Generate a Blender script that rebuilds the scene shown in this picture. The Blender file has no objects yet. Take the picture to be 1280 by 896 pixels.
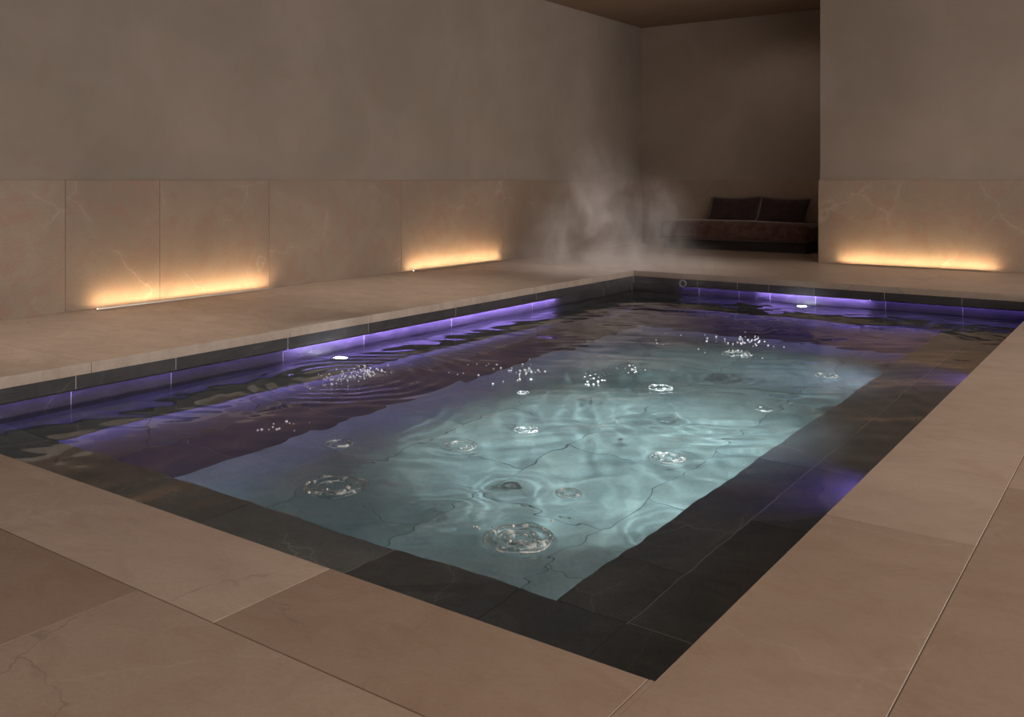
import bpy, bmesh, math, random
import numpy as np
from mathutils import Vector, Matrix

random.seed(7)
scene = bpy.context.scene
COL = scene.collection
EYE = 1.1                       # eye height over the deck
FPX, CX, CY = 1154.0, 640.0, 225.0
YAW = math.atan2(820.0, 1154.0)
CS, SN = math.cos(YAW), math.sin(YAW)

# ------------------------------------------------------------------ place sizes (metres)
PX0, PX1 = -5.30, -0.92         # pool opening
PY0, PY1 = 1.835, 10.02
WZ = -0.242                     # water level under the deck
LZ = WZ - 0.12                  # ledge
FZ = WZ - 0.82                  # basin floor
IX0, IX1 = -4.80, -1.655        # inner pit
IY0, IY1 = 2.585, 9.05
WALLX, BACKY, PIERY, PIERX = -7.48, 14.42, 12.40, -3.775
CEIL = 3.74
COPE = 0.065
ROOMX, ROOMY = 3.2, -2.2


def ground(px, py, z=0.0):
    t = (EYE - z) * FPX / (py - CY)
    r = t * (px - CX) / FPX
    return Vector((-t * SN + r * CS, t * CS + r * SN, z))


# ------------------------------------------------------------------ helpers
def link(o, parent=None):
    COL.objects.link(o)
    if parent is not None:
        o.parent = parent
    return o


def set_tone(bm, fn):
    lay = bm.faces.layers.float.new('tone')
    for f in bm.faces:
        c = f.calc_center_median()
        f[lay] = fn(c.x, c.y)


def finish(name, bm, mat, parent=None, smooth=False, loc=None):
    me = bpy.data.meshes.new(name)
    bm.normal_update()
    bm.to_mesh(me)
    bm.free()
    if mat is not None:
        me.materials.append(mat)
    if smooth:
        me.polygons.foreach_set('use_smooth', [True] * len(me.polygons))
    o = bpy.data.objects.new(name, me)
    if loc is not None:
        o.location = loc
    return link(o, parent)


def empty(name, loc, rz=0.0):
    o = bpy.data.objects.new(name, None)
    o.location = loc
    o.rotation_euler = (0, 0, rz)
    o.empty_display_size = 0.1
    return link(o)


def tag(o, label=None, cat=None, group=None, kind=None):
    if label: o['label'] = label
    if cat: o['category'] = cat
    if group: o['group'] = group
    if kind: o['kind'] = kind
    return o


def box(bm, x0, x1, y0, y1, z0, z1, bevel=0.0, seg=1):
    r = bmesh.ops.create_cube(bm, size=1.0)
    vs = r['verts']
    for v in vs:
        v.co = Vector((x0 + (v.co.x + .5) * (x1 - x0), y0 + (v.co.y + .5) * (y1 - y0), z0 + (v.co.z + .5) * (z1 - z0)))
    if bevel > 0:
        es = list({e for v in vs for e in v.link_edges})
        bmesh.ops.bevel(bm, geom=es, offset=bevel, segments=seg, affect='EDGES', profile=0.5)


def tube(bm, pts, r, n=8, closed=False):
    rings = []
    m = len(pts)
    for i, p in enumerate(pts):
        p = Vector(p)
        a = Vector(pts[(i - 1) % m] if (closed or i > 0) else pts[i])
        b = Vector(pts[(i + 1) % m] if (closed or i < m - 1) else pts[i])
        d = (b - a).normalized()
        u = d.cross(Vector((0, 0, 1)))
        if u.length < 1e-4: u = d.cross(Vector((1, 0, 0)))
        u.normalize()
        w = u.cross(d)
        rings.append([bm.verts.new(p + (u * math.cos(2 * math.pi * k / n) + w * math.sin(2 * math.pi * k / n)) * r) for k in range(n)])
    for i in range(m if closed else m - 1):
        A, B = rings[i], rings[(i + 1) % m]
        for k in range(n):
            bm.faces.new((A[k], A[(k + 1) % n], B[(k + 1) % n], B[k]))
    if not closed:
        bm.faces.new(rings[0][::-1]); bm.faces.new(rings[-1])


def lathe(bm, prof, n=32, mat=None, squash=None):
    """profile (radius, height) turned about z, then moved by mat"""
    rows = []
    for (r, z) in prof:
        if r < 1e-6:
            rows.append([bm.verts.new((0, 0, z))])
        else:
            rows.append([bm.verts.new((r * math.cos(2 * math.pi * k / n), r * math.sin(2 * math.pi * k / n), z)) for k in range(n)])
    for A, B in zip(rows[:-1], rows[1:]):
        for k in range(n):
            j = (k + 1) % n
            if len(A) == 1 and len(B) > 1: bm.faces.new((A[0], B[k], B[j]))
            elif len(B) == 1 and len(A) > 1: bm.faces.new((A[k], B[0], A[j]))
            elif len(A) > 1: bm.faces.new((A[k], B[k], B[j], A[j]))
    if mat is not None:
        for row in rows:
            for v in row: v.co = mat @ v.co


# ------------------------------------------------------------------ node materials
class NT:
    def __init__(self, name):
        self.m = bpy.data.materials.new(name)
        self.m.use_nodes = True
        self.t = self.m.node_tree
        self.t.nodes.clear()
        self.out = self.n('ShaderNodeOutputMaterial')

    def n(self, typ, **kw):
        nd = self.t.nodes.new(typ)
        for k, v in kw.items(): setattr(nd, k, v)
        return nd

    def l(self, a, b): self.t.links.new(a, b)

    def put(self, sock, v):
        if isinstance(v, bpy.types.NodeSocket): self.l(v, sock)
        elif isinstance(v, (tuple, list)) and len(v) == 3 and sock.type == 'RGBA': sock.default_value = (*v, 1)
        else: sock.default_value = v

    def math(self, op, a, b=0.0, c=0.0, clamp=False):
        nd = self.n('ShaderNodeMath', operation=op, use_clamp=clamp)
        for s, v in zip(nd.inputs, (a, b, c)): self.put(s, v)
        return nd.outputs[0]

    def vmath(self, op, a, b=(0, 0, 0)):
        nd = self.n('ShaderNodeVectorMath', operation=op)
        self.put(nd.inputs[0], a); self.put(nd.inputs[1], b)
        return nd.outputs[0]

    def mix(self, f, a, b, blend='MIX'):
        nd = self.n('ShaderNodeMix', data_type='RGBA', blend_type=blend)
        self.put(nd.inputs[0], f); self.put(nd.inputs[6], a); self.put(nd.inputs[7], b)
        return nd.outputs[2]

    def noise(self, vec, scale, detail=4, rough=.55, dist=0.0, out=0):
        nd = self.n('ShaderNodeTexNoise')
        self.put(nd.inputs['Vector'], vec)
        nd.inputs['Scale'].default_value = scale
        nd.inputs['Detail'].default_value = detail
        nd.inputs['Roughness'].default_value = rough
        nd.inputs['Distortion'].default_value = dist
        return nd.outputs[out]

    def ramp(self, f, stops):
        nd = self.n('ShaderNodeMapRange', clamp=True)
        self.put(nd.inputs[0], f)
        nd.inputs[1].default_value, nd.inputs[2].default_value, nd.inputs[3].default_value, nd.inputs[4].default_value = stops
        nd.interpolation_type = 'SMOOTHSTEP'
        return nd.outputs[0]

    def coords(self): return self.n('ShaderNodeTexCoord').outputs['Object']
    def island(self): return self.n('ShaderNodeNewGeometry').outputs['Random Per Island']

    def bump(self, h, strength=.2, dist=.01):
        nd = self.n('ShaderNodeBump')
        nd.inputs['Strength'].default_value = strength
        nd.inputs['Distance'].default_value = dist
        self.l(h, nd.inputs['Height'])
        return nd.outputs[0]

    def principled(self, col, rough=.5, spec=.5, normal=None, **kw):
        p = self.n('ShaderNodeBsdfPrincipled')
        self.put(p.inputs['Base Color'], col)
        self.put(p.inputs['Roughness'], rough)
        p.inputs['Specular IOR Level'].default_value = spec
        if normal is not None: self.l(normal, p.inputs['Normal'])
        for k, v in kw.items(): self.put(p.inputs[k.replace('_', ' ')], v)
        self.l(p.outputs[0], self.out.inputs[0])
        return self.m


def stone(name, c0, c1, tint, vein, rough=.42, vscale=1.1, vein_amt=.6, grain=.12, spec=.4, island_amt=.25, bump=.15, stretch=(1, 1, 1), fine=60, toned=None, crack=0.0):
    t = NT(name)
    co = t.vmath('MULTIPLY', t.coords(), stretch)
    isl = t.island()
    tone = t.n('ShaderNodeAttribute', attribute_name='tone').outputs['Fac'] if toned else None
    off = t.n('ShaderNodeCombineXYZ')
    t.put(off.inputs[0], t.math('MULTIPLY', isl, 37.0)); t.put(off.inputs[1], t.math('MULTIPLY', isl, 91.0)); t.put(off.inputs[2], t.math('MULTIPLY', isl, 13.0))
    v = t.vmath('ADD', co, off.outputs[0])
    cloud = t.noise(v, 1.3, 6, .6, .6)
    cloud2 = t.noise(v, 4.5, 5, .62, 1.2)
    col = t.mix(t.ramp(cloud, (.3, .7, 0, 1)), c0, c1)
    col = t.mix(t.math('MULTIPLY', t.ramp(cloud2, (.42, .70, 0, 1)), .6), col, tint)
    # thin veins
    warp = t.noise(v, 2.2, 4, .6, .0, out=1)
    wv = t.vmath('ADD', v, t.vmath('MULTIPLY', t.vmath('SUBTRACT', warp, (.5, .5, .5)), (.32, .32, .32)))
    vo = t.n('ShaderNodeTexVoronoi', feature='DISTANCE_TO_EDGE')
    t.put(vo.inputs['Vector'], wv); vo.inputs['Scale'].default_value = vscale
    line = t.ramp(vo.outputs[0], (.0, .008, 1, 0))
    halo = t.ramp(vo.outputs[0], (.0, .06, 1, 0))
    gate = t.ramp(t.noise(v, 1.7, 2), (.46, .62, 0, 1))
    lf = t.math('MULTIPLY', t.math('ADD', line, t.math('MULTIPLY', halo, .25)), t.math('MULTIPLY', gate, vein_amt), clamp=True)
    col = t.mix(lf, col, vein)
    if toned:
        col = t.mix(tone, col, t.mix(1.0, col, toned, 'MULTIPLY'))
    if crack:
        vo2 = t.n('ShaderNodeTexVoronoi', feature='DISTANCE_TO_EDGE')
        t.put(vo2.inputs['Vector'], t.vmath('ADD', t.vmath('MULTIPLY', wv, (1.0, .55, 1.0)), (7.3, 2.1, 4.4))); vo2.inputs['Scale'].default_value = vscale * 1.2
        g2 = t.ramp(t.noise(v, 1.3, 2, .5, 0), (.42, .55, 1, 0))
        cf = t.math('MULTIPLY', t.math('MULTIPLY', t.ramp(vo2.outputs[0], (.0, .0035, 1, 0)), g2), crack, clamp=True)
        col = t.mix(cf, col, tuple(x * .35 for x in c0))
        sm = t.ramp(t.noise(t.vmath('MULTIPLY', wv, (1.0, 3.2, 1.0)), 2.0, 5, .65, .8), (.35, .75, 0, .38))
        col = t.mix(sm, col, tuple(x * .72 for x in tint))
    # fine grain
    g = t.noise(v, fine, 3, .7)
    gm = t.math('ADD', t.math('MULTIPLY', t.math('SUBTRACT', g, .5), grain * 2), 1.0)
    im = t.math('ADD', t.math('MULTIPLY', t.math('SUBTRACT', isl, .5), island_amt), 1.0)
    gc = t.n('ShaderNodeCombineColor')
    k = t.math('MULTIPLY', gm, im)
    for i in range(3): t.put(gc.inputs[i], k)
    col = t.mix(1.0, col, gc.outputs[0], 'MULTIPLY')
    nrm = t.bump(t.math('ADD', g, t.math('MULTIPLY', cloud2, 2.0)), bump, .004)
    rr = t.math('ADD', t.math('MULTIPLY', cloud2, .2), rough - .1)
    return t.principled(col, rr, spec, nrm)


def plain(name, col, rough=.5, spec=.5, metallic=0.0):
    t = NT(name)
    return t.principled(col, rough, spec, Metallic=metallic)


def emitter(name, col, strength):
    t = NT(name)
    e = t.n('ShaderNodeEmission')
    e.inputs[0].default_value = (*col, 1); e.inputs[1].default_value = strength
    t.l(e.outputs[0], t.out.inputs[0])
    return t.m


def plaster():
    t = NT('plaster')
    v = t.coords()
    a = t.noise(v, .8, 5, .6, .4); b = t.noise(v, 2.6, 5, .6, .8)
    col = t.mix(t.ramp(a, (.3, .7, 0, 1)), (.285, .240, .207), (.335, .283, .246))
    col = t.mix(t.math('MULTIPLY', t.ramp(b, (.5, .75, 0, 1)), .3), col, (.30, .215, .165))
    nrm = t.bump(t.noise(v, 35, 4, .6), .08, .004)
    return t.principled(col, .85, .25, nrm)


M_PLASTER = plaster()
M_CEIL = plain('ceiling_paint', (.27, .20, .155), .9, .2)
M_GAP = plain('shadow_gap', (.01, .009, .008), .9, .1)
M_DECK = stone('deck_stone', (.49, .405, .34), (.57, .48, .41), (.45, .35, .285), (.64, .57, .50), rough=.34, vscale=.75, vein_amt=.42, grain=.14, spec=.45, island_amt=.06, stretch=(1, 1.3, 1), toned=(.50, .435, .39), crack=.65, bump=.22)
M_WAINS = stone('wainscot_stone', (.265, .215, .172), (.325, .262, .21), (.31, .195, .155), (.46, .38, .32), rough=.55, vscale=.8, vein_amt=.42, grain=.22, spec=.3, island_amt=.08, bump=.25, fine=90)
M_SLATE = stone('slate', (.034, .032, .038), (.058, .055, .061), (.070, .064, .066), (.20, .19, .20), rough=.40, vscale=1.4, vein_amt=.30, grain=.25, spec=.32, island_amt=.5, bump=.4)
M_SHADEBAND = stone('painted_shade_slate', (.009, .008, .008), (.016, .015, .014), (.016, .014, .013), (.05, .05, .05), rough=.6, vein_amt=.2, spec=.1)
M_RISER = stone('riser_slate', (.085, .083, .092), (.12, .118, .125), (.10, .095, .10), (.25, .24, .25), rough=.5, vscale=1.4, vein_amt=.3, grain=.25, spec=.3, island_amt=.2, bump=.3)
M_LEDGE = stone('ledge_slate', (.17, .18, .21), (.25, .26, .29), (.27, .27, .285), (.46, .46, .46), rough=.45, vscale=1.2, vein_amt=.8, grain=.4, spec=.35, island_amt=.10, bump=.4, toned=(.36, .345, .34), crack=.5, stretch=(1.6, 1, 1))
M_BASIN = stone('basin_stone', (.195, .25, .25), (.28, .335, .32), (.17, .215, .22), (.38, .42, .39), rough=.5, vscale=1.1, vein_amt=.35, grain=.25, spec=.3, island_amt=.16, bump=.2)
M_GROUT = plain('grout', (.17, .14, .115), .9, .2)
M_GROUTD = plain('dark_grout', (.09, .085, .085), .9, .2)
M_GROUT2 = plain('grey_grout', (.34, .33, .34), .8, .2)
M_GROUTB = plain('basin_joint', (.10, .125, .125), .9, .2)
M_GROUTL = plain('pale_grout', (.42, .40, .42), .8, .2)
M_ALU = plain('brushed_aluminium', (.55, .53, .50), .35, .5, 1.0)
M_CHROME = plain('chrome', (.75, .75, .76), .12, .5, 1.0)
M_FLANGE = plain('grey_metal', (.38, .38, .42), .4, .5, .4)
M_DARKPL = plain('dark_plastic', (.02, .02, .022), .5)
M_WARM = emitter('warm_led', (1.0, .65, .34), 125.0)
M_VIOLET = emitter('violet_led', (.40, .27, 1.0), 130.0)
M_VIOLETD = emitter('violet_led_dim', (.28, .18, 1.0), 17.0)
M_VIOLETW = emitter('violet_led_underwater', (.36, .28, 1.0), 190.0)
M_VIOLETF = emitter('violet_led_far', (.40, .28, 1.0), 420.0)
M_LENS = emitter('lamp_lens', (.93, .96, 1.0), 60.0)


def water_mat():
    t = NT('water')
    g = t.n('ShaderNodeBsdfRefraction'); g.inputs['IOR'].default_value = 1.333; g.inputs['Roughness'].default_value = 0
    g.inputs[0].default_value = (.88, .97, .98, 1)
    s = t.n('ShaderNodeBsdfGlossy'); s.inputs['Roughness'].default_value = 0.0; s.inputs[0].default_value = (1, 1, 1, 1)
    f = t.n('ShaderNodeFresnel'); f.inputs['IOR'].default_value = 1.333
    m = t.n('ShaderNodeMixShader')
    t.l(f.outputs[0], m.inputs[0]); t.l(g.outputs[0], m.inputs[1]); t.l(s.outputs[0], m.inputs[2])
    t.l(m.outputs[0], t.out.inputs[0])
    return t.m


def film_mat():
    """thin bubble skin: clear in the middle, mirror-like towards the rim"""
    t = NT('bubble_film')
    tr = t.n('ShaderNodeBsdfTransparent'); tr.inputs[0].default_value = (.93, .95, .95, 1)
    s = t.n('ShaderNodeBsdfGlossy'); s.inputs['Roughness'].default_value = 0.05
    d = t.n('ShaderNodeBsdfDiffuse'); d.inputs[0].default_value = (.9, .93, .95, 1)
    f = t.n('ShaderNodeFresnel'); f.inputs['IOR'].default_value = 1.5
    m0 = t.n('ShaderNodeMixShader'); m0.inputs[0].default_value = .5
    t.l(s.outputs[0], m0.inputs[1]); t.l(d.outputs[0], m0.inputs[2])
    m = t.n('ShaderNodeMixShader')
    t.l(f.outputs[0], m.inputs[0]); t.l(tr.outputs[0], m.inputs[1]); t.l(m0.outputs[0], m.inputs[2])
    t.l(m.outputs[0], t.out.inputs[0])
    return t.m


def rim_mat():
    """broken line of fine white foam"""
    t = NT('glint_rim')
    d = t.n('ShaderNodeBsdfPrincipled'); d.inputs['Base Color'].default_value = (.88, .93, .94, 1); d.inputs['Roughness'].default_value = .2
    tr = t.n('ShaderNodeBsdfTransparent')
    n = t.ramp(t.noise(t.coords(), 16, 4, .6, .4), (.40, .62, .15, .95))
    m = t.n('ShaderNodeMixShader'); t.l(n, m.inputs[0]); t.l(tr.outputs[0], m.inputs[1]); t.l(d.outputs[0], m.inputs[2])
    t.l(m.outputs[0], t.out.inputs[0])
    return t.m


def hoop_mat():
    """standing ring of water with white foam streaks painted for highlights along its crest"""
    t = NT('foam_glint_water')
    g = t.n('ShaderNodeBsdfTransparent'); g.inputs[0].default_value = (.90, .94, .94, 1)
    s = t.n('ShaderNodeBsdfGlossy'); s.inputs['Roughness'].default_value = 0.12
    d = t.n('ShaderNodeBsdfDiffuse'); d.inputs[0].default_value = (.86, .92, .93, 1)
    lw = t.n('ShaderNodeLayerWeight'); lw.inputs[0].default_value = .35
    n = t.ramp(t.noise(t.coords(), 28, 3, .5, .6), (.52, .68, 0, 1))
    f = t.math('MULTIPLY', t.math('POWER', lw.outputs['Facing'], 1.5), .8)
    m0 = t.n('ShaderNodeMixShader'); t.l(f, m0.inputs[0]); t.l(g.outputs[0], m0.inputs[1]); t.l(s.outputs[0], m0.inputs[2])
    m = t.n('ShaderNodeMixShader'); t.l(t.math('MULTIPLY', n, .55), m.inputs[0]); t.l(m0.outputs[0], m.inputs[1]); t.l(d.outputs[0], m.inputs[2])  # pale streaks put crest highlights into the colour
    t.l(m.outputs[0], t.out.inputs[0])
    return t.m


def glint_mat():
    t = NT('bubble_glint')
    return t.principled((.93, .95, .97), .08, .8)  # white base colour stands in for glints on clear bubbles


def velvet(name, col):
    t = NT(name)
    v = t.coords()
    n = t.noise(v, 9, 5, .6, .5)
    c = t.mix(t.ramp(n, (.35, .7, 0, 1)), col, tuple(x * 1.7 for x in col))
    nrm = t.bump(t.noise(v, 250, 2), .2, .002)
    return t.principled(c, .85, .15, nrm, Sheen_Weight=.35, Sheen_Roughness=.4)


M_WATER = water_mat()
M_FILM = film_mat()
M_HOOP = hoop_mat()
M_GLINT = glint_mat()
M_RIM = rim_mat()
M_SEAT = velvet('plum_velvet', (.085, .048, .040))
M_PILLOW = velvet('dark_plum_velvet', (.038, .024, .025))
M_PIPE = plain('piping', (.12, .085, .075), .8, .2)
M_PLINTH = plain('plinth_wood', (.016, .012, .014), .5, .4)

# ------------------------------------------------------------------ setting: floor deck
GAP = .0017


def tiles(bm, xs, ys, z0, z1, gap=GAP, bevel=.0009):
    for x0, x1 in zip(xs[:-1], xs[1:]):
        for y0, y1 in zip(ys[:-1], ys[1:]):
            box(bm, x0 + gap, x1 - gap, y0 + gap, y1 - gap, z0, z1, bevel)


bm = bmesh.new()
zb = -COPE
tiles(bm, [-7.6, -4.25, -1.935, -.933], [1.44, PY0], zb, 0)            # front coping row
tiles(bm, [-7.6, -4.30, -2.25, -.933], [.20, 1.44], zb, 0)             # second row
tiles(bm, [-5.9, -3.2, -.933], [ROOMY, .20], zb, 0)
tiles(bm, [-.933 + .013, -.469], [ROOMY, .7, 3.07, 6.1, 9.0, PY1], zb, 0)      # right coping column
box(bm, -.933 + GAP, -.933 + .013 + GAP, ROOMY, PY0 - GAP, zb, 0)
tiles(bm, [-.469, .75, 2.0, ROOMX], [ROOMY, .3, 1.9, 3.72, 6.3, 9.0, PY1], zb, 0)
tiles(bm, [WALLX - .02, PX0], [PY0, 3.075, 5.47, 7.85, PY1], zb, 0, gap=.0012)   # left deck
tiles(bm, [WALLX - .02, PX0, -2.15, -.469, ROOMX], [PY1, PIERY + .02], zb, 0, gap=.0012)
tiles(bm, [WALLX - .02, -5.6, PIERX + .3], [PIERY + .02, BACKY + .02], zb, 0, gap=.0012)


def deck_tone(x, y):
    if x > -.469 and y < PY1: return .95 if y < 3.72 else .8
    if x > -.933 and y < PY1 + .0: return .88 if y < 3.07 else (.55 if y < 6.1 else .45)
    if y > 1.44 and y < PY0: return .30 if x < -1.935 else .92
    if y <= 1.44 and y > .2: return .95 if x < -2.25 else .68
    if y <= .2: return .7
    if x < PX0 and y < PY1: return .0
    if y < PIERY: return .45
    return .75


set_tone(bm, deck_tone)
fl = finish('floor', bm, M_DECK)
tag(fl, 'beige veined stone slab deck around the sunken pool', 'floor', kind='structure')
bm = bmesh.new()
ZG = -.0022
for r in ((-7.6, ROOMX, ROOMY, PY0 - .004), (WALLX, PX0 - .004, PY0, BACKY), (PX1 + .004, ROOMX, PY0, PY1), (WALLX, ROOMX, PY1 + .004, BACKY)):
    box(bm, r[0], r[1], r[2], r[3], zb + .002, ZG)
finish('joint_grout', bm, M_GROUT, fl)

# ------------------------------------------------------------------ setting: walls, wainscots, ceiling
WT = .02        # wainscot thickness


def wall(name, x0, x1, y0, y1, z0, z1, label):
    b = bmesh.new(); box(b, x0, x1, y0, y1, z0, z1)
    o = finish(name, b, M_PLASTER)
    return tag(o, label, 'wall', kind='structure')


wall('wall_left', WALLX - .3, WALLX, ROOMY, BACKY + .3, -.1, CEIL + .2, 'long brown plaster wall above the stone wainscot beside the pool')
wall('wall_back', WALLX, PIERX + .6, BACKY, BACKY + .3, -.1, CEIL + .2, 'dim brown plaster wall behind the dark sofa')
wall('wall_right', PIERX, ROOMX, PIERY, BACKY + .3, -.1, CEIL + .2, 'brown plaster wall projecting in front of the sofa alcove')

wall('wall_rear', WALLX - .3, ROOMX, ROOMY - .3, ROOMY, -.1, CEIL + .2, 'brown plaster wall behind the camera')

trims = [
    ('trim_1', [(WALLX - .01, WALLX + WT)], [ROOMY, .0, 2.05, 4.10, 4.98, 6.23, 8.22, 10.28, 12.36, BACKY], 'Y', 'stone wainscot panels along the long plaster wall'),
    ('trim_2', [(BACKY - WT, BACKY + .01)], [WALLX + WT, -5.9, PIERX + .4], 'X', 'stone wainscot panels behind the sofa'),
    ('trim_3', [(PIERY - WT, PIERY + .01)], [PIERX - .022, -1.2, 1.2, ROOMX], 'X', 'stone wainscot panels with one light strip on the projecting wall'),
]
for nm, rng, js, ax, lab in trims:
    b = bmesh.new()
    for a0, a1 in zip(js[:-1], js[1:]):
        g = .0013
        if ax == 'Y': box(b, rng[0][0], rng[0][1], a0 + g, a1 - g, .0, EYE, .002)
        else: box(b, a0 + g, a1 - g, rng[0][0], rng[0][1], .0, EYE, .002)
    if nm == 'trim_3':
        box(b, PIERX - .022, PIERX + .01, PIERY + .01, BACKY - .03, .0, EYE, .002)
    tag(finish(nm, b, M_WAINS), lab, 'wainscot', kind='structure')

b = bmesh.new()
GP = .035
box(b, WALLX + GP, ROOMX, ROOMY, PIERY - GP, CEIL, CEIL + .06)
box(b, WALLX + GP, PIERX - GP, PIERY - GP, BACKY - GP, CEIL, CEIL + .06)
ce = tag(finish('ceiling', b, M_CEIL), 'plain brown ceiling with a dark shadow gap along the walls', 'ceiling', kind='structure')
b = bmesh.new(); box(b, WALLX, ROOMX, ROOMY, BACKY, CEIL + .062, CEIL + .16)
finish('shadow_gap', b, M_GAP, ce)

# ------------------------------------------------------------------ pool basin
pool = tag(empty('pool_basin', ((PX0 + PX1) / 2, (PY0 + PY1) / 2, FZ)), 'large sunken rectangular pool basin lined with dark slate tiles', 'pool')


def pfin(name, b, m, smooth=False):
    o = finish(name, b, m, pool, smooth)
    o.matrix_parent_inverse = Matrix.Translation(pool.location).inverted()
    return o


LEDZ = -.147
yj = [PY0, 2.979, 3.66, 4.605, 5.45, 6.58, 7.9, 9.387, PY1]
xj = [PX0, -4.473, -3.986, -3.623, -3.119, -2.394, -1.663, PX1]
UP = .022       # upper course stands proud of the lower one
b = bmesh.new()
TB = -COPE - .001
for a0, a1 in zip(yj[:-1], yj[1:]):
    box(b, PX0 - .05, PX0 - .004, a0 + .003, a1 - .003, LEDZ, TB, .001)
    box(b, PX1 + .004, PX1 + .05, a0 + .003, a1 - .003, LEDZ, TB, .001)
for a0, a1 in zip(xj[:-1], xj[1:]):
    box(b, a0 + .003, a1 - .003, PY1 + .004, PY1 + .05, LEDZ, TB, .001)
    box(b, a0 + .003, a1 - .003, PY0 - .05, PY0 - .004, LEDZ, TB, .001)
pfin('upper_tile_course', b, M_SLATE)
b = bmesh.new()
yl = [PY0 - .056] + yj[1:-1] + [PY1 + .056]
xl = [PX0 - .056] + xj[1:-1] + [PX1 + .056]
for a0, a1 in zip(yl[:-1], yl[1:]):
    box(b, PX0 - .10, PX0 - .056, a0 + .003, a1 - .003, LZ - .05, LEDZ, .001)
    box(b, PX1 + .056, PX1 + .10, a0 + .003, a1 - .003, LZ - .05, LEDZ, .001)
for a0, a1 in zip(xl[:-1], xl[1:]):
    box(b, a0 + .003, a1 - .003, PY1 + .056, PY1 + .10, LZ - .05, LEDZ, .001)
    box(b, a0 + .003, a1 - .003, PY0 - .10, PY0 - .056, LZ - .05, LEDZ, .001)
pfin('lower_tile_course', b, M_SLATE)
b = bmesh.new()
for e, z0, z1 in ((.058, LZ - .06, LEDZ), (.006, LEDZ + .002, TB)):
    E_ = .12
    box(b, PX0 - E_, PX0 - e, PY0 - E_, PY1 + E_, z0, z1); box(b, PX1 + e, PX1 + E_, PY0 - E_, PY1 + E_, z0, z1)
    box(b, PX0 - e, PX1 + e, PY0 - E_, PY0 - e, z0, z1); box(b, PX0 - e, PX1 + e, PY1 + e, PY1 + E_, z0, z1)
# grout fillets in the joints, nearly flush with the tile faces
for a in yj[1:-1]:
    for (x0, x1, z0, z1) in ((PX0 - .03, PX0 - .0055, LEDZ, TB), (PX0 - .08, PX0 - .0572, LZ, LEDZ)):
        box(b, x0, x1, a - .003, a + .003, z0, z1)
for a in xj[1:-1]:
    for (y0, y1, z0, z1) in ((PY1 + .0055, PY1 + .03, LEDZ, TB), (PY1 + .0572, PY1 + .08, LZ, LEDZ)):
        box(b, a - .003, a + .003, y0, y1, z0, z1)
pfin('tile_grout', b, M_GROUTL)

# ledge all round, two tiles deep on the right side
b = bmesh.new()
TH = .03
NOSE = .09
tg = dict(gap=.0025, bevel=.001)
fx = [PX0 - .06, -4.05, -3.2, -2.37, -1.80, -1.385, PX1 + .06]
tiles(b, fx, [PY0 - .06, IY0], LZ - TH, LZ, **tg)
ly = [IY0, 3.62, 4.43, 5.6, 6.75, 7.9, IY1]
tiles(b, [IX1, -1.385], [IY0, 3.0, 4.43, 5.9, 7.4, IY1], LZ - TH, LZ, **tg)
tiles(b, [-1.385, PX1 + .06], ly, LZ - TH, LZ, **tg)
tiles(b, [PX0 - .06, IX0], ly, LZ - TH, LZ, **tg)
tiles(b, [PX0 - .06, -4.05, -3.2, -2.37, IX1, -1.385, PX1 + .06], [IY1, PY1 + .06], LZ - TH, LZ, **tg)


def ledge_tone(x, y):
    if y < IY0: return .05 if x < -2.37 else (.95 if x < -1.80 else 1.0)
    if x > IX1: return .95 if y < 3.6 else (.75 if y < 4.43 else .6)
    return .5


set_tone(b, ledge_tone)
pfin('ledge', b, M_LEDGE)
b = bmesh.new()
for a in (-4.05, -2.37): box(b, a - .0024, a + .0024, PY0 - .05, IY0 - .002, LZ - .02, LZ - .0006)
box(b, -1.3868, -1.3832, IY0 - .01, IY1, LZ - .02, LZ - .0006)
box(b, -1.38, PX1 + .05, IY0 - .0018, IY0 + .0018, LZ - .02, LZ - .0006)
pfin('ledge_joint', b, M_GROUT2)
b = bmesh.new()
e = .03
for r in ((PX0 - .08, IX0 - e, PY0 - .08, PY1 + .08), (IX1 + e, PX1 + .08, PY0 - .08, PY1 + .08), (IX0 - e, IX1 + e, PY0 - .05, IY0 - e), (IX0 - e, IX1 + e, IY1 + e, PY1 + .05)):
    box(b, r[0], r[1], r[2], r[3], LZ - TH - .02, LZ - .003)
pfin('ledge_grout', b, M_GROUTD)
# risers under the ledge nosing
b = bmesh.new()
rz1 = LZ - TH - .001
for a0, a1 in zip([IY0 - NOSE, 3.2, 3.95, 4.75, 5.6, 6.45, 7.3, 8.15], [3.2, 3.95, 4.75, 5.6, 6.45, 7.3, 8.15, IY1 + NOSE]):
    box(b, IX0 - NOSE - .03, IX0 - NOSE, a0 + .003, a1 - .003, FZ, rz1, .001)
    box(b, IX1 + NOSE, IX1 + NOSE + .03, a0 + .003, a1 - .003, FZ, rz1, .001)
for a0, a1 in zip([IX0 - NOSE, -4.0, -3.2, -2.4], [-4.0, -3.2, -2.4, IX1 + NOSE]):
    box(b, a0 + .003, a1 - .003, IY0 - NOSE - .03, IY0 - NOSE, FZ, rz1, .001)
    box(b, a0 + .003, a1 - .003, IY1 + NOSE, IY1 + NOSE + .03, FZ, rz1, .001)
pfin('riser', b, M_RISER)
b = bmesh.new()
e = NOSE + .028
box(b, IX0 - e - .04, IX0 - e, IY0 - e, IY1 + e, FZ - .03, rz1); box(b, IX1 + e, IX1 + e + .04, IY0 - e, IY1 + e, FZ - .03, rz1)
box(b, IX0 - e - .04, IX1 + e + .04, IY0 - e - .04, IY0 - e, FZ - .03, rz1); box(b, IX0 - e - .04, IX1 + e + .04, IY1 + e, IY1 + e + .04, FZ - .03, rz1)
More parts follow.
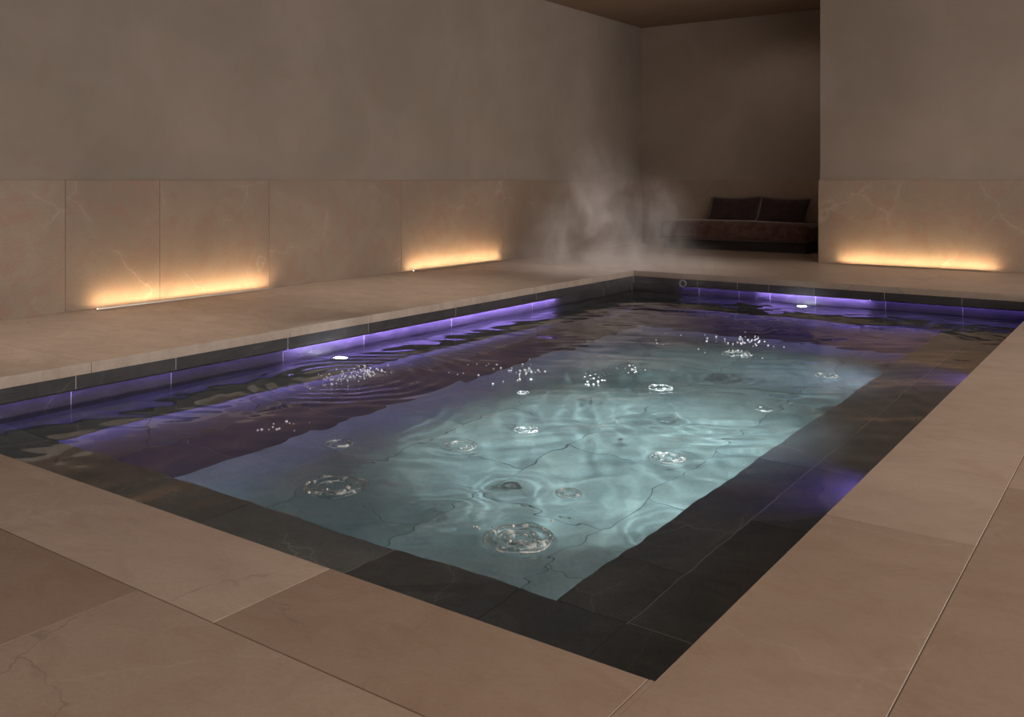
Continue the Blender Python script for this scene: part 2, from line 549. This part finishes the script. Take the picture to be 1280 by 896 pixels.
for (xx, yy) in ((IX0 - NOSE, IY1 + NOSE), (IX1 + NOSE, IY1 + NOSE), (IX0 - NOSE, IY0 - NOSE), (IX1 + NOSE, IY0 - NOSE)):
    box(b, xx - .008, xx + .008, yy - .008, yy + .008, FZ - .03, rz1)
pfin('riser_grout', b, M_GROUTD)
b = bmesh.new()
BX, BY = IX0 + .42, IY1 - .62
xs = [BX, -3.67, -2.92, -2.17, IX1 + NOSE]
for k, (x0, x1) in enumerate(zip(xs[:-1], xs[1:])):
    ys = [IY0 - NOSE] + [IY0 + .45 * (k % 2) + .9 * i + .3 for i in range(6)] + [BY]
    tiles(b, [x0, x1], [y for i, y in enumerate(ys) if i == 0 or y - ys[i - 1] > 0], FZ - .03, FZ, gap=.0025, bevel=.0015)
pfin('basin_floor', b, M_BASIN)
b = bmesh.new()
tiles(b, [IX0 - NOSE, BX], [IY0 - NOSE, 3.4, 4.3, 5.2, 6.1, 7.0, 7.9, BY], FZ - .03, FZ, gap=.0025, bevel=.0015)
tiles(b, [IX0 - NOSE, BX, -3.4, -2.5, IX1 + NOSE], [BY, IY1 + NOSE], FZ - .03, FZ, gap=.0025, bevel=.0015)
pfin('painted_shade_band', b, M_SHADEBAND)  # near-black colour puts the shade beside left and far risers into the floor
b = bmesh.new(); box(b, IX0 - .1, IX1 + .1, IY0 - .1, IY1 + .1, FZ - .06, FZ - .004)
pfin('basin_grout', b, M_GROUTB)

# ------------------------------------------------------------------ light strips and lamps


def strip(name, lab, cat, group, a, bpt, w, h, m_em, m_body, tilt_to):
    """thin straight LED profile from a to bpt; tilt_to: unit vector its lens faces"""
    a, bpt = Vector(a), Vector(bpt)
    mid = (a + bpt) / 2
    L = (bpt - a).length
    ang = math.atan2((bpt - a).y, (bpt - a).x)
    root = empty(name, mid, ang)
    if lab: tag(root, lab, cat, group)
    n = Matrix.Rotation(-ang, 3, 'Z') @ Vector(tilt_to)
    n.normalize()
    s = Vector((1, 0, 0)).cross(n)
    R = Matrix((Vector((1, 0, 0)), s, n)).transposed().to_4x4()
    b1 = bmesh.new()
    box(b1, -L / 2, L / 2, -w / 2, w / 2, -h, -.0015)
    box(b1, -L / 2, L / 2, -w / 2 - .0015, -w / 2, -h, .0005); box(b1, -L / 2, L / 2, w / 2, w / 2 + .0015, -h, .0005)
    bmesh.ops.transform(b1, matrix=R, verts=b1.verts)
    finish('channel', b1, m_body, root)
    b2 = bmesh.new()
    box(b2, -L / 2 + .002, L / 2 - .002, -w / 2 + .0005, w / 2 - .0005, -.0013, 0)
    bmesh.ops.transform(b2, matrix=R, verts=b2.verts)
    finish('diffuser', b2, m_em, root)
    return root


wx = WALLX + WT
gw = 'warm light strips at the foot of the wainscot'
OFF = .085
strip('light_strip', 'long warm light strip at the foot of the left wall, nearer the camera', 'light', gw, (wx + OFF, 4.33, .014), (wx + OFF, 6.20, .014), .014, .010, M_WARM, M_ALU, (-.2, 0, .98))
strip('light_strip', 'warm light strip at the foot of the left wall, near the steam', 'light', gw, (wx + OFF, 8.34, .014), (wx + OFF, 10.17, .014), .014, .010, M_WARM, M_ALU, (-.2, 0, .98))
py_ = PIERY - WT
strip('light_strip', 'warm light strip at the foot of the projecting wall right of the sofa', 'light', gw, (-3.50, py_ - OFF, .014), (-1.68, py_ - OFF, .014), .014, .010, M_WARM, M_ALU, (0, .2, .98))

gv = 'violet light strips under the upper tile course'
SX = PX0 - .016
SY = PY1 + .016
strip('violet_strip', 'bright violet light strip above the water on the long tile wall', 'light', gv, (SX, 4.62, LEDZ - .004), (SX, 8.35, LEDZ - .004), .014, .004, M_VIOLET, M_ALU, (-.75, 0, -.66))
strip('violet_strip', 'dim violet light strip on the long tile wall, nearest the camera', 'light', gv, (SX, PY0 + .05, LEDZ - .004), (SX, 4.60, LEDZ - .004), .014, .004, M_VIOLETD, M_ALU, (-.75, 0, -.66))
strip('violet_strip', 'bright violet light strip on the far tile wall below the warm strip', 'light', gv, (-3.75, SY, LEDZ - .004), (-2.55, SY, LEDZ - .004), .014, .004, M_VIOLET, M_ALU, (0, .75, -.66))
strip('violet_strip', 'dim violet light strip at the right end of the far tile wall', 'light', gv, (-2.53, SY, LEDZ - .004), (PX1 - .05, SY, LEDZ - .004), .014, .004, M_VIOLETD, M_ALU, (0, .75, -.66))
strip('violet_strip', 'dim violet light strip on the far tile wall below the sofa', 'light', gv, (PX0 + .6, SY, LEDZ - .004), (-3.77, SY, LEDZ - .004), .014, .004, M_VIOLETD, M_ALU, (0, .75, -.66))

gu = 'violet light strips under the ledge'
UZ = LZ - TH - .008
strip('underwater_strip', 'underwater violet strip below the ledge of the long tile wall', 'light', gu, (IX0 - .015, IY0 + .05, UZ), (IX0 - .015, 7.4, UZ), .016, .006, M_VIOLETW, M_ALU, (-.45, 0, -.89))
strip('underwater_strip', 'underwater violet strip below the ledge of the far tile wall', 'light', gu, (-4.1, IY1 + .015, UZ), (IX1 - .04, IY1 + .015, UZ), .016, .006, M_VIOLETF, M_ALU, (0, .45, -.89))


def pool_light(lab, x, y):
    root = tag(empty('pool_light', (x, y, LZ)), lab, 'light', 'round underwater lamps')
    b1 = bmesh.new(); lathe(b1, [(.050, .0), (.075, .0), (.075, .006), (.068, .010), (.052, .010), (.050, .006)], 32)
    finish('bezel', b1, M_CHROME, root, True)
    b2 = bmesh.new(); lathe(b2, [(0, .012), (.03, .011), (.051, .007), (.051, .001)], 32)
    finish('lens', b2, M_LENS, root, True)
    return root


pool_light('round glowing lamp in the water beside the dense bubbles', -5.19, 5.02)
pool_light('round glowing lamp in the water at the far tile wall', -3.22, 9.93)

# water return fitting in the far tile wall
jet = tag(empty('water_inlet', (-4.655, PY1 + .004, -.118)), 'round water inlet in the far tile wall', 'inlet')
RJ = Matrix.Rotation(math.radians(90), 4, 'X')
b = bmesh.new(); lathe(b, [(.030, .0), (.048, .0), (.048, .005), (.043, .009), (.034, .009), (.030, .006)], 28, RJ)
finish('flange', b, M_FLANGE, jet, True)
b = bmesh.new(); lathe(b, [(0, .003), (.029, .003), (.029, .0)], 24, RJ); 
finish('nozzle', b, M_DARKPL, jet)

# ------------------------------------------------------------------ bubbles: rings and clusters
RINGS = [  # px, py, width(m), number of hoops, beads, label
    (648, 674, .262, 3, 9, 'largest bubble ring with clear round beads, nearest the front slate ledge'),
    (418, 610, .272, 2, 7, 'wide swirling bubble ring left of the middle of the basin'),
    (835, 573, .165, 2, 5, 'bubble ring with a dark centre and broad ripples by the right slate ledge'),
    (711, 617, .112, 2, 3, 'small round bubble ring just behind the largest bubble ring'),
    (658, 538, .125, 2, 4, 'small bubble ring in the brightest patch of the pool'),
    (423, 555, .140, 1, 2, 'faint yellowish bubble ring behind the wide swirling ring'),
    (575, 558, .170, 1, 2, 'faint flat bubble ring left of the brightest patch'),
    (826, 485, .160, 1, 7, 'thin beaded bubble ring below the bubble cluster in mid pool'),
    (955, 512, .095, 1, 2, 'tiny bubble ring near the right ledge in the shaded water'),
    (1033, 470, .150, 1, 3, 'bright thin bubble ring closest to the violet patch on the right ledge'),
    (921, 443, .235, 2, 9, 'farthest bubble ring, below the bubble cluster near the far wall'),
    (654, 491, .075, 1, 5, 'very small beaded bubble ring below the sparse row of bubbles'),
]
ring_xy = []


def hoop(b, R, r, seed, n=56, m=7, lift=1.0):
    """rounded half-hoop of water, open underneath, slightly irregular"""
    rnd = random.Random(seed)
    ph = [rnd.uniform(0, 6.28) for _ in range(4)]
    rows = []
    for i in range(n):
        a = 2 * math.pi * i / n
        w = 1 + .06 * math.sin(2 * a + ph[0]) + .04 * math.sin(3 * a + ph[1])
        k = 1 + .22 * math.sin(3 * a + ph[2]) + .15 * math.sin(7 * a + ph[3])
        row = []
        for j in range(m):
            t = math.pi * j / (m - 1)
            rr = R * w + r * k * math.cos(t)
            row.append(b.verts.new((rr * math.cos(a), rr * math.sin(a), -.0015 + r * k * lift * math.sin(t))))
        rows.append(row)
    for i in range(n):
        A, B = rows[i], rows[(i + 1) % n]
        for j in range(m - 1):
            b.faces.new((A[j], B[j], B[j + 1], A[j + 1]))


bead_me = {}


def dome_mesh(key, mat, n=12, rows=6, deep=.35):
    b = bmesh.new()
    prof = []
    for i in range(rows + 1):
        t = math.pi / 2 * (1 - i / rows) - (deep * i / rows)
        prof.append((max(0.0, math.cos(t)) if i else 0.0, math.sin(t)))
    lathe(b, prof, n)
    bmesh.ops.recalc_face_normals(b, faces=b.faces)
    me = bpy.data.meshes.new(key)
    b.to_mesh(me); b.free()
    me.materials.append(mat)
    me.polygons.foreach_set('use_smooth', [True] * len(me.polygons))
    return me


ME_BEAD = dome_mesh('bead', M_FILM, 14, 7)
ME_BUB = dome_mesh('bubble', M_GLINT, 8, 4)

for i, (px, py, wd, nh, nb, lab) in enumerate(RINGS):
    p = ground(px, py, WZ)
    R = wd / 2
    ring_xy.append((p.x, p.y, R))
    root = tag(empty('bubble_ring', p), lab, 'bubbles', 'bubble rings on the water')
    tr = .15 * R if wd > .2 else .17 * R
    b = bmesh.new(); hoop(b, R - tr, tr, i); bmesh.ops.recalc_face_normals(b, faces=b.faces)
    o = finish('outer_hoop', b, M_HOOP, root, True)
    if nh > 1:
        b = bmesh.new(); hoop(b, R * .52, tr * .8, i + 50); bmesh.ops.recalc_face_normals(b, faces=b.faces)
        finish('inner_hoop', b, M_HOOP, root, True)
    if nh > 2:
        b = bmesh.new(); hoop(b, R * .27, tr * .6, i + 90); bmesh.ops.recalc_face_normals(b, faces=b.faces)
        finish('centre_hoop', b, M_HOOP, root, True)
    b = bmesh.new()
    rq = random.Random(i + 300)
    p1, p2, p3 = [rq.uniform(0, 6.28) for _ in range(3)]
    rc = .0016 + .014 * R
    for (RR, zz, a0, a1) in [(R * .985, .002, 0, 6.283)] + ([(R * .60, .003, rq.uniform(0, 3), 4.6)] if nh > 1 else []) + ([(R * .30, .003, 1.0, 5.2)] if nh > 2 else []):
        m_ = 48
        pts = []
        for q_ in range(m_):
            a = a0 + a1 * q_ / (m_ if a1 > 6 else m_ - 1)
            w_ = 1 + .03 * math.sin(2 * a + p1) + .02 * math.sin(3 * a + p2)
            pts.append((RR * w_ * math.cos(a), RR * w_ * math.sin(a), zz + rc * .6 * math.sin(5 * a + p3)))
        tube(b, pts, rc if RR > .9 * R else rc * .7, 6, a1 > 6)
    finish('glint_rim', b, M_RIM, root, True)  # white tubes painted in for highlights along the ring edges
    rnd = random.Random(i * 5 + 1)
    for k in range(nb):
        a = rnd.uniform(0, 2 * math.pi)
        rr = R * rnd.choice((.45, .75, .9, .97)) 
        s = R * rnd.uniform(.015, .04) + .0016
        d = bpy.data.objects.new('bead', ME_BEAD if k % 2 else ME_BUB)
        d.location = (rr * math.cos(a), rr * math.sin(a), .10 * R)
        d.scale = (s, s, s)
        link(d, root)

# small bubbles: screen regions only give where on the water they float
CLUSTERS = []


def cluster(lab, group, pts, smin, smax):
    rnd = random.Random(len(pts))
    for (px, py) in pts:
        p = ground(px, py, WZ)
        s = rnd.uniform(smin, smax)
        o = bpy.data.objects.new('bubble', ME_BUB)
        o.location = (p.x, p.y, WZ + .001)
        o.scale = (s, s, s * .9)
        o.rotation_euler = (0, 0, rnd.uniform(0, 6))
        tag(o, lab, 'bubble', group)
        link(o)


def gauss_pts(n, cx, cy, sx, sy, x0, x1, y0, y1, seed, slope=0.0):
    rnd = random.Random(seed)
    out = []
    while len(out) < n:
        x = rnd.gauss(cx, sx); y = rnd.gauss(cy, sy) + slope * (x - cx)
        if x0 < x < x1 and y0 < y < y1: out.append((x, y))
    return out


ptsA = gauss_pts(70, 462, 466, 14, 4.2, 385, 490, 456, 487, 3, -.05) + gauss_pts(52, 425, 472, 20, 5.5, 366, 470, 459, 487, 4, -.12)
ptsB = gauss_pts(26, 655, 465, 13, 4.2, 628, 696, 455, 478, 5) + [(561, 466), (572, 468), (579, 467), (585, 456), (596, 455), (598, 469), (608, 457), (611, 455), (617, 461), (621, 456), (626, 460), (629, 477), (616, 480), (662, 449)]
ptsC = gauss_pts(42, 744, 470, 8, 6, 727, 766, 458, 484, 6) + gauss_pts(30, 785, 462, 15, 3.5, 755, 812, 451, 472, 7)
ptsD = gauss_pts(34, 938, 424, 9, 3.6, 912, 962, 414, 434, 8) + [(881, 419), (884, 423), (883, 427), (895, 421), (906, 424), (910, 429), (916, 430), (960, 432), (967, 433), (980, 434), (873, 437), (881, 441), (953, 448)]
ptsE = [(322, 538), (327, 537), (336, 537), (341, 534), (346, 537), (349, 536), (342, 530), (362, 529), (367, 530), (387, 529), (368, 539), (358, 527)]
ptsF = [(592, 659), (596, 659), (599, 661), (626, 641), (690, 651)]
ptsG = [(814, 419), (821, 429), (820, 425), (832, 417), (829, 431), (834, 430), (851, 419)]
cluster('tiny white bubble in the dense patch below the glowing lamp', 'dense bubbles below the lamp', ptsA, 0.00335, 0.00713)
cluster('tiny white bubble in the sparse row left of the middle bubble cluster', 'sparse row of bubbles', ptsB, 0.00386, 0.00972)
cluster('tiny white bubble in the loose cluster in the middle of the pool', 'bubbles in mid pool', ptsC, 0.00419, 0.00972)
cluster('tiny white bubble in the small cluster above the farthest bubble ring', 'bubbles by the farthest ring', ptsD, 0.00451, 0.00972)
cluster('tiny white bubble among the few beside the violet riser', 'bubbles beside the violet riser', ptsE, 0.00386, 0.00972)
cluster('tiny white bubble just beside the largest bubble ring', 'bubbles beside the largest ring', ptsF, 0.00258, 0.00647)
cluster('tiny white bubble in the scattered few near the far wall', 'scattered bubbles near the far wall', ptsG, 0.00451, 0.00810)

# ------------------------------------------------------------------ water surface
rng = np.random.default_rng(11)
gx = np.arange(PX0 - .055, PX1 + .056, .0088)
gy = np.concatenate([np.arange(PY0 - .055, 4.6, .0082), np.arange(4.6, 6.6, .013), np.arange(6.6, PY1 + .055, .019)])
X, Y = np.meshgrid(gx, gy)
Z = np.zeros_like(X)
WX = X + .12 * np.sin(1.3 * Y + .7) + .08 * np.sin(2.9 * X + 1.7 * Y)
WY = Y + .12 * np.sin(1.7 * X + .2) + .08 * np.sin(2.3 * X - 2.1 * Y + 1)
NW = 26
for i in range(NW):
    lam = math.exp(rng.uniform(math.log(.30), math.log(1.5)))
    th = rng.uniform(0, 2 * math.pi)
    amp = .0085 * lam / (2 * math.pi) * (lam / .5) ** .25
    k = 2 * math.pi / lam
    Z += amp * np.sin(k * (WX * math.cos(th) + WY * math.sin(th)) + rng.uniform(0, 6.28))
for i in range(16):
    lam = math.exp(rng.uniform(math.log(.13), math.log(.30)))
    th = rng.uniform(0, 2 * math.pi)
    k = 2 * math.pi / lam
    Z += .0085 / k * np.sin(k * (WX * math.cos(th) + WY * math.sin(th)) + rng.uniform(0, 6.28))
wallq = np.minimum(X - PX0, PY1 - Y)
Z *= .45 + .55 * np.clip(wallq / .7, 0, 1)
for (cx_, cy_, R) in ring_xy:
    d = np.hypot(X - cx_, Y - cy_)
    lam = .045 + R * .25
    env = np.exp(-np.maximum(d - R, 0) / (R * 1.5 + .03)) * np.clip(d / R, 0, 1)
    Z += (.00055 * (R / .12)) * np.cos(2 * np.pi * (d - R) / lam) * env
    if R > .05:
        for rr_, hh in ((.86, .0030), (.45, .0022)):
            Z += hh * (R / .13) * np.exp(-((d - R * rr_) / (R * .13)) ** 2)
    Z -= .0012 * (R / .12) * np.exp(-(d / (R * .7)) ** 2)
pc = ground(440, 471, WZ)                                     # wide ripple about the dense bubbles
d = np.hypot(X - pc.x, (Y - pc.y))
Z += .0022 * np.cos(2 * np.pi * d / .13) * np.exp(-((d - .55) / .30) ** 2)
pc = ground(905, 520, WZ)
d = np.hypot(X - pc.x, (Y - pc.y))
Z += .0011 * np.cos(2 * np.pi * d / .17) * np.exp(-((d - .40) / .3) ** 2)
edge = np.minimum.reduce([X - gx[0], gx[-1] - X, Y - gy[0], gy[-1] - Y])
Z *= np.clip(edge / .05, .3, 1)
ny, nx = X.shape
me = bpy.data.meshes.new('pool_water')
co = np.stack([X, Y, Z + WZ], -1).reshape(-1, 3).astype(np.float32)
idx = np.arange(nx * ny).reshape(ny, nx)
q = np.stack([idx[:-1, :-1], idx[:-1, 1:], idx[1:, 1:], idx[1:, :-1]], -1).reshape(-1, 4).astype(np.int32)
me.vertices.add(len(co)); me.vertices.foreach_set('co', co.ravel())
me.loops.add(q.size); me.loops.foreach_set('vertex_index', q.ravel())
me.polygons.add(len(q)); me.polygons.foreach_set('loop_start', np.arange(0, q.size, 4, dtype=np.int32))
me.polygons.foreach_set('use_smooth', np.ones(len(q), dtype=bool))
me.update(calc_edges=True)
me.materials.append(M_WATER)
water = link(bpy.data.objects.new('pool_water', me))
tag(water, 'clear rippled water filling the sunken pool', 'water', kind='stuff')

# ------------------------------------------------------------------ sofa
SX0, SX1, SFY = -6.74, -4.40, 13.77
sofa = tag(empty('sofa', ((SX0 + SX1) / 2, 14.06, 0)), 'low dark plum armless sofa against the alcove wall', 'sofa')


def sfin(name, b, m, parent, smooth=True):
    o = finish(name, b, m, parent, smooth)
    return o


ox, oy = (SX0 + SX1) / 2, 14.06
hw = (SX1 - SX0) / 2
yf, yb = SFY - oy, 14.38 - oy
b = bmesh.new(); box(b, -hw, hw, yf, yb, 0, .140, .006, 2)
sfin('plinth', b, M_PLINTH, sofa, False)
b = bmesh.new(); box(b, -hw - .05, hw + .05, yf - .05, yb, .142, .44, .075, 6)
bmesh.ops.subdivide_edges(b, edges=[e_ for e_ in b.edges if e_.calc_length() > .4], cuts=14, use_grid_fill=True)
for v in b.verts:
    if v.co.z > .36:
        v.co.z += .022 * math.cos(v.co.x / (hw + .05) * math.pi / 2) * min(1, (v.co.z - .36) / .06)
    v.co.y += .004 * math.sin(v.co.x * 9) * (1 if v.co.y < yf + .05 else 0)
sfin('seat_cushion', b, M_SEAT, sofa)
b = bmesh.new()
for z in (.168,):
    tube(b, [(-hw - .052, yb - .02, z), (-hw - .052, yf - .01, z), (-hw - .02, yf - .05, z), (hw + .02, yf - .05, z), (hw + .052, yf - .01, z), (hw + .052, yb - .02, z)], .006, 8)
sfin('seat_piping', b, M_PIPE, sofa)


def pillow(lab, corners, y0, lean):
    """corners: bl, br, tr, tl as (x, z) on the pillow's own plane"""
    cxm = sum(c[0] for c in corners) / 4
    zb = min(c[1] for c in corners)
    root = tag(empty('pillow', (cxm, y0, zb)), lab, 'pillow', 'back pillows on the dark sofa')
    N = 22
    T = .085
    b = bmesh.new()
    grid = {}

    def pos(u, v, side):
        bl, br, tr, tl = [Vector((c[0] - cxm, c[1] - zb)) for c in corners]
        # edges bow inwards a little between the four corners
        uu = .5 + (u - .5) * (1 - .045 * math.sin(math.pi * v))
        vv = .5 + (v - .5) * (1 - .10 * math.sin(math.pi * u))
        p = bl.lerp(br, uu).lerp(tl.lerp(tr, uu), vv)
        th = T * (max(0, math.sin(math.pi * u)) ** .45) * (max(0, math.sin(math.pi * v)) ** .45)
        th *= 1 + .10 * math.sin(5 * u + 3 * v)
        return Vector((p.x, lean * v * 1.0 + side * th, p.y))
    for side in (-1, 1):
        for i in range(N + 1):
            for j in range(N + 1):
                if side == 1 and (i in (0, N) or j in (0, N)):
                    grid[(side, i, j)] = grid[(-1, i, j)]
                else:
                    grid[(side, i, j)] = b.verts.new(pos(i / N, j / N, side))
    for side in (-1, 1):
        for i in range(N):
            for j in range(N):
                f = [grid[(side, i, j)], grid[(side, i + 1, j)], grid[(side, i + 1, j + 1)], grid[(side, i, j + 1)]]
                b.faces.new(f if side < 0 else f[::-1])
    finish('cover', b, M_PILLOW, root, True)
    b = bmesh.new()
    ring = [pos(i / N, 0, 0) for i in range(N)] + [pos(1, j / N, 0) for j in range(N)] + [pos(1 - i / N, 1, 0) for i in range(N)] + [pos(0, 1 - j / N, 0) for j in range(N)]
    tube(b, ring, .006, 6, True)
    finish('piping', b, M_PIPE, root, True)
    return root


def onY(px, py, y):
    k = (px - CX) / FPX
    t = y / (CS + k * SN)
    return (t * (-SN + k * CS), EYE - (py - CY) * t / FPX)


pillow('plum back pillow nearer the corner of the alcove', [onY(883, 278, 14.13), onY(942, 279, 14.13), onY(951, 245.5, 14.28), onY(890, 246, 14.28)], 14.13, .15)
pillow('plum back pillow next to the projecting wall', [onY(943, 279, 14.11), onY(1006, 281, 14.11), onY(1013.5, 248.5, 14.26), onY(951.5, 246, 14.26)], 14.11, .15)

# ------------------------------------------------------------------ steam over the far corner of the pool
def steam_mat(cen, wisps):
    t = NT('steam')
    v = t.coords()
    tot = None
    for (c, r, w) in wisps:
        d = t.vmath('DIVIDE', t.vmath('SUBTRACT', v, c), r)
        ln = t.n('ShaderNodeVectorMath', operation='LENGTH'); t.l(d, ln.inputs[0])
        g = t.math('MULTIPLY', t.ramp(ln.outputs['Value'], (.0, 1.0, 1, 0)), w)
        tot = g if tot is None else t.math('ADD', tot, g)
    sv = t.vmath('MULTIPLY', v, (1.0, 1.0, .62))
    warp = t.vmath('MULTIPLY', t.vmath('SUBTRACT', t.noise(sv, 1.1, 3, .5, 0, out=1), (.5, .5, .5)), (1.1, 1.1, .8))
    n = t.noise(t.vmath('ADD', sv, warp), 2.8, 6, .62, .7)
    n = t.ramp(n, (.38, .72, 0.04, .85))
    dens = t.math('MULTIPLY', t.math('MULTIPLY', tot, n), 1.0)
    s = t.n('ShaderNodeVolumeScatter')
    s.inputs['Color'].default_value = (1, .99, 1, 1)
    s.inputs['Anisotropy'].default_value = .2
    t.l(dens, s.inputs['Density'])
    t.l(s.outputs[0], t.out.inputs['Volume'])
    return t.m


wisps = [((-6.3, 10.6, .35), (1.0, 1.2, 1.0), 2.0), ((-6.2, 10.8, .95), (.6, .8, .9), 1.1), ((-5.5, 11.0, .5), (.65, .8, .85), 1.5), ((-5.9, 10.4, .05), (2.0, 1.7, .40), 1.6), ((-4.6, 9.0, 0.0), (2.0, 2.2, .30), .5)]
b = bmesh.new(); box(b, -7.40, -2.4, 6.8, 12.3, .012, 2.2)
st = finish('steam', b, steam_mat(None, wisps))
tag(st, 'soft pale steam drifting up over the far corner of the pool', 'steam', kind='stuff')

# ------------------------------------------------------------------ lamps without visible housings: added unseen fill spots, riser and niche lamps
def spot(name, loc, target, power, col, angle, blend=.6, size=.04, caustic=False):
    l = bpy.data.lights.new(name, 'SPOT')
    l.energy = power; l.color = col; l.spot_size = math.radians(angle); l.spot_blend = blend; l.shadow_soft_size = size
    if caustic: l.cycles.is_caustics_light = True
    o = bpy.data.objects.new(name, l)
    o.location = loc
    o.rotation_euler = (Vector(target) - Vector(loc)).to_track_quat('-Z', 'Y').to_euler()
    return link(o)


def area(name, loc, target, power, col, sx, sy):
    l = bpy.data.lights.new(name, 'AREA')
    l.shape = 'RECTANGLE'; l.size = sx; l.size_y = sy; l.energy = power; l.color = col
    o = bpy.data.objects.new(name, l)
    o.location = loc
    o.rotation_euler = (Vector(target) - Vector(loc)).to_track_quat('-Z', 'Y').to_euler()
    return link(o)


# underwater white lamps in the riser below the right-hand ledge, added fill below the front one
PALE = (.90, .97, 1.0)
for (y, pw) in ((3.1, 7), (4.2, 13), (5.4, 13)):
    spot('unseen_riser_light', (IX1 - .02, y, LZ - .10), (-2.15, y + .1, FZ), pw, PALE, 125, 1.0, .05)
spot('unseen_riser_light', (IX1 - .02, 7.3, LZ - .10), (-2.6, 7.2, FZ), 26, (.68, .70, 1.0), 130, 1.0, .05)
for (x, pw) in ((-4.0, 7), (-2.9, 7)):
    spot('unseen_riser_light', (x, IY0 + .02, LZ - .10), (x, 4.0, FZ), pw, (.55, .80, 1.0), 140, 1.0, .05)  # added unseen blue fill that lifts the near basin floor
# violet lamps in the right-hand tile wall under the water
for y in (4.25, 6.95):
    spot('niche_lamp', (PX1 + .02, y, WZ - .04), (IX1, y - .1, LZ - .05), 16.0, (.34, .20, 1.0), 110, .7, .02)

CAUST = True
for loc, tgt, pw, an in (((-2.65, 4.75, 3.7), (-2.65, 4.75, FZ), 1900, 38), ((-2.4, 6.9, 3.7), (-2.9, 6.5, FZ), 700, 42)):
    spot('added_pool_spot', loc, tgt, pw, (.90, .97, 1.0), an, .9, .03, CAUST)  # added unseen spots that cast caustics into the basin
DECKC = (1.0, .84, .70)
for loc, tgt, pw, an in (((-.6, .9, 3.7), (-.9, .7, 0), 120, 120), ((-.2, 5.2, 3.7), (-.1, 5.2, 0), 100, 100), ((-5.9, 3.6, 3.7), (-6.2, 3.6, 0), 230, 62), ((-6.0, 6.6, 3.7), (-6.2, 6.9, 0), 210, 62), ((-2.6, 11.2, 3.7), (-2.6, 11.2, 0), 90, 80)):
    spot('added_fill_spot', loc, tgt, pw, DECKC, an, 1.0, .12, CAUST)  # added unseen fill that brightens the decks
spot('added_fill_spot', (-4.9, 13.2, 3.7), (-4.9, 13.6, 0), 26, DECKC, 150, 1.0, .12)  # added unseen fill for the dark alcove
spot('added_fill_spot', (-5.5, 10.6, 3.7), (-5.7, 10.6, 0), 260, (1.0, .93, .90), 62, 1.0, .12)  # added unseen light that brings out the steam
spot('added_pool_spot', (-4.6, 4.9, 3.7), (-4.72, 4.95, WZ), 380, (.95, .97, 1.0), 24, 1.0, .04)  # added unseen spot that brightens the left bubbles
if CAUST:
    water.cycles.is_caustics_caster = True
    for o in pool.children: o.cycles.is_caustics_receiver = True

# ------------------------------------------------------------------ world: dim warm room light coming in from the open side
w = bpy.data.worlds.new('room_light')
scene.world = w
w.use_nodes = True
bg = w.node_tree.nodes['Background']
bg.inputs[0].default_value = (1.0, .90, .82, 1)
bg.inputs[1].default_value = 3.05

# ------------------------------------------------------------------ camera
cam = bpy.data.cameras.new('camera')
cam.sensor_width = 36.0
cam.lens = FPX / 1280 * 36.0
cam.shift_y = -(448.0 - CY) / 1280.0
cam.clip_start = .05
co_ = bpy.data.objects.new('camera', cam)
co_.location = (0, 0, EYE)
co_.rotation_euler = (math.radians(90), 0, YAW)
link(co_)
scene.camera = co_

scene.view_settings.view_transform = 'Standard'
scene.view_settings.look = 'None'
scene.view_settings.exposure = 0.0
scene.view_settings.gamma = 1.0
scene.view_settings.use_curve_mapping = False
cy = scene.cycles
cy.use_denoising = True
cy.max_bounces = 10
cy.diffuse_bounces = 4
cy.glossy_bounces = 4
cy.transmission_bounces = 8
cy.transparent_max_bounces = 12
cy.volume_bounces = 3
cy.sample_clamp_indirect = 4.0
cy.caustics_reflective = False
cy.caustics_refractive = True
